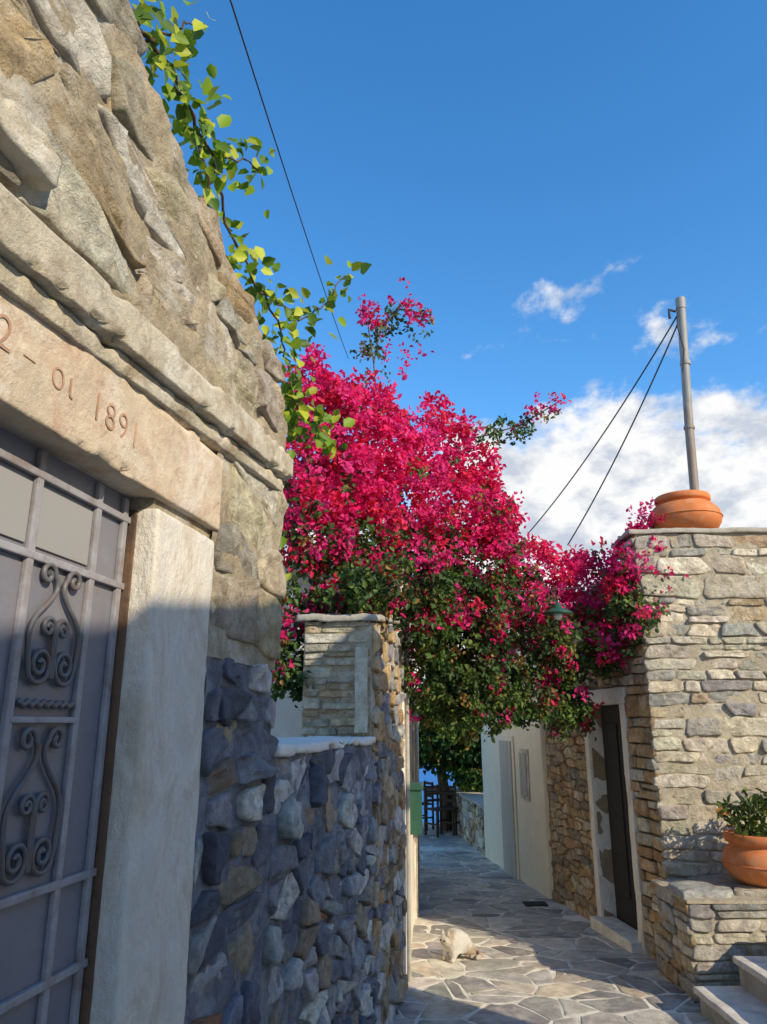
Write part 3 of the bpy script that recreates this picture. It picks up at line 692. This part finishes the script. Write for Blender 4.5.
# ---------------------------------------------------------------- cat
cat=empty('cat')
m,nt,b=newmat('cat_fur'); tc=N(nt,'ShaderNodeTexCoord'); n1=noise_node(nt,tc.outputs['Object'],7,3,.5)
r=ramp(nt,n1.outputs['Fac'],[(.47,(.74,.69,.60)),(.60,(.50,.38,.26))])
mp=N(nt,'ShaderNodeMapping'); mp.inputs['Scale'].default_value=(.35,1,1); nt.links.new(tc.outputs['Object'],mp.inputs['Vector'])
n2=noise_node(nt,mp.outputs[0],110,4,.7); c=mix(nt,'MULTIPLY',.5,r.outputs[0],n2.outputs['Fac']); nt.links.new(c,b.inputs['Base Color']); b.inputs['Roughness'].default_value=1
bp=N(nt,'ShaderNodeBump'); bp.inputs['Strength'].default_value=.8; bp.inputs['Distance'].default_value=.01; nt.links.new(n2.outputs['Fac'],bp.inputs['Height']); nt.links.new(bp.outputs[0],b.inputs['Normal'])
M_fur=m
def skin(name,V,R,E,mat,parent,root=0,lev=2):
    me=bpy.data.meshes.new(name); me.from_pydata(V,E,[]); me.update(); me.materials.append(mat)
    o=link(bpy.data.objects.new(name,me),parent)
    md=o.modifiers.new('Skin','SKIN'); md.use_smooth_shade=True
    for i,sv_ in enumerate(me.skin_vertices[0].data): sv_.radius=(R[i],R[i]); sv_.use_root=(i==root)
    sb=o.modifiers.new('Sub','SUBSURF'); sb.levels=lev; sb.render_levels=lev
    return o
V=[(.11,0,.125),(.02,0,.15),(-.07,0,.14),(-.125,-.01,.165),(-.165,-.02,.175),(-.200,-.03,.158),
 (-.085,.045,.07),(-.10,.05,.018),(-.13,.05,.012),(-.085,-.045,.07),(-.10,-.05,.018),(-.13,-.05,.012),
 (.07,.075,.07),(.14,.08,.035),(.07,.085,.016),(.07,-.075,.07),(.14,-.08,.035),(.07,-.085,.016),
 (.195,0,.06),(.22,-.05,.025),(.17,-.12,.02),(.08,-.15,.02)]
R=[.118,.112,.092,.062,.060,.030,.03,.02,.018,.03,.02,.018,.05,.024,.02,.05,.024,.02,.03,.024,.022,.016]
E=[(0,1),(1,2),(2,3),(3,4),(4,5),(2,6),(6,7),(7,8),(2,9),(9,10),(10,11),(0,12),(12,13),(13,14),(0,15),(15,16),(16,17),(0,18),(18,19),(19,20),(20,21)]
skin('body',V,R,E,M_fur,cat)
for s in (1,-1):
    mesh_obj('ear',[(-.15,-.02+s*.012,.222),(-.15,-.02+s*.050,.207),(-.172,-.02+s*.03,.214),(-.152,-.02+s*.036,.258)],[(0,1,3),(1,2,3),(2,0,3)],M_fur,cat)
    bm=bmesh.new(); bmesh.ops.create_uvsphere(bm,u_segments=10,v_segments=8,radius=.008); me=bpy.data.meshes.new('eye'); bm.to_mesh(me); bm.free(); me.materials.append(M_wire)
    o=link(bpy.data.objects.new('eye',me),cat); o.location=(-.207,-.027+s*.022,.182)
cat.location=(.58,6.6,gz(6.6)+.012); cat.rotation_euler=(0,0,.75); cat.scale=(.92,.92,.92)

# ---------------------------------------------------------------- world, sun, camera
sd=Vector((.62,-.62,.50)).normalized()
el=math.asin(sd.z); az=math.atan2(sd.x,sd.y)
w=bpy.data.worlds.new('World'); scene.world=w; w.use_nodes=True; nt=w.node_tree; bgn=nt.nodes['Background']
sky=N(nt,'ShaderNodeTexSky',sky_type='NISHITA'); sky.sun_disc=False; sky.sun_elevation=el; sky.sun_rotation=az; sky.air_density=1.0; sky.dust_density=.1; sky.ozone_density=2.0
hs=N(nt,'ShaderNodeHueSaturation'); hs.inputs['Saturation'].default_value=1.32; hs.inputs['Value'].default_value=1.8; nt.links.new(sky.outputs[0],hs.inputs['Color'])
tc=N(nt,'ShaderNodeTexCoord'); sx=N(nt,'ShaderNodeSeparateXYZ'); nt.links.new(tc.outputs['Generated'],sx.inputs[0])
mp=N(nt,'ShaderNodeMapping'); mp.inputs['Scale'].default_value=(1,1,1.6); mp.inputs['Location'].default_value=(.35,0,.1); nt.links.new(tc.outputs['Generated'],mp.inputs['Vector'])
n1=noise_node(nt,mp.outputs[0],7,9,.60,.15)
def mr(v,a,b,c,d):
    m=N(nt,'ShaderNodeMapRange',interpolation_type='SMOOTHSTEP')
    for i,x in enumerate((a,b,c,d)): m.inputs[1+i].default_value=x
    nt.links.new(v,m.inputs[0]); return m.outputs[0]
cz=mr(sx.outputs['Z'],.30,.46,.30,.0); cx=mr(sx.outputs['X'],.0,.22,-.18,.01)
cz2=mr(sx.outputs['Z'],.52,.70,0,-.12)
def add(a,b,op='ADD'):
    m=N(nt,'ShaderNodeMath',operation=op)
    for i,x in enumerate((a,b)):
        if isinstance(x,(int,float)): m.inputs[i].default_value=x
        else: nt.links.new(x,m.inputs[i])
    return m.outputs[0]
tot=add(add(add(n1.outputs['Fac'],cz),cx),cz2); cloud=mr(tot,.55,.70,0,1)
n3=noise_node(nt,mp.outputs[0],13,6,.6,.1)
cr=ramp(nt,n3.outputs['Fac'],[(.40,(3.9,4.3,5.0)),(.56,(6.6,6.6,6.6))])
cc=N(nt,'ShaderNodeMix',data_type='RGBA'); nt.links.new(cloud,cc.inputs[0]); nt.links.new(hs.outputs[0],cc.inputs[6]); nt.links.new(cr.outputs[0],cc.inputs[7])
nt.links.new(cc.outputs[2],bgn.inputs['Color']); bgn.inputs['Strength'].default_value=.15
sl=bpy.data.lights.new('sun','SUN'); sl.energy=5; sl.angle=math.radians(.5); sl.color=(1,.87,.64)
so=link(bpy.data.objects.new('sun',sl)); so.rotation_euler=sd.to_track_quat('Z','Y').to_euler()
cam=bpy.data.cameras.new('camera'); cam.sensor_fit='VERTICAL'; cam.sensor_height=36; cam.lens=740/1024*36; cam.clip_start=.05; cam.clip_end=9000
co=link(bpy.data.objects.new('camera',cam)); co.location=(0,0,1.6); co.rotation_euler=(math.radians(90+16),0,0); scene.camera=co
scene.view_settings.view_transform='Standard'; scene.view_settings.look='None'; scene.view_settings.exposure=0
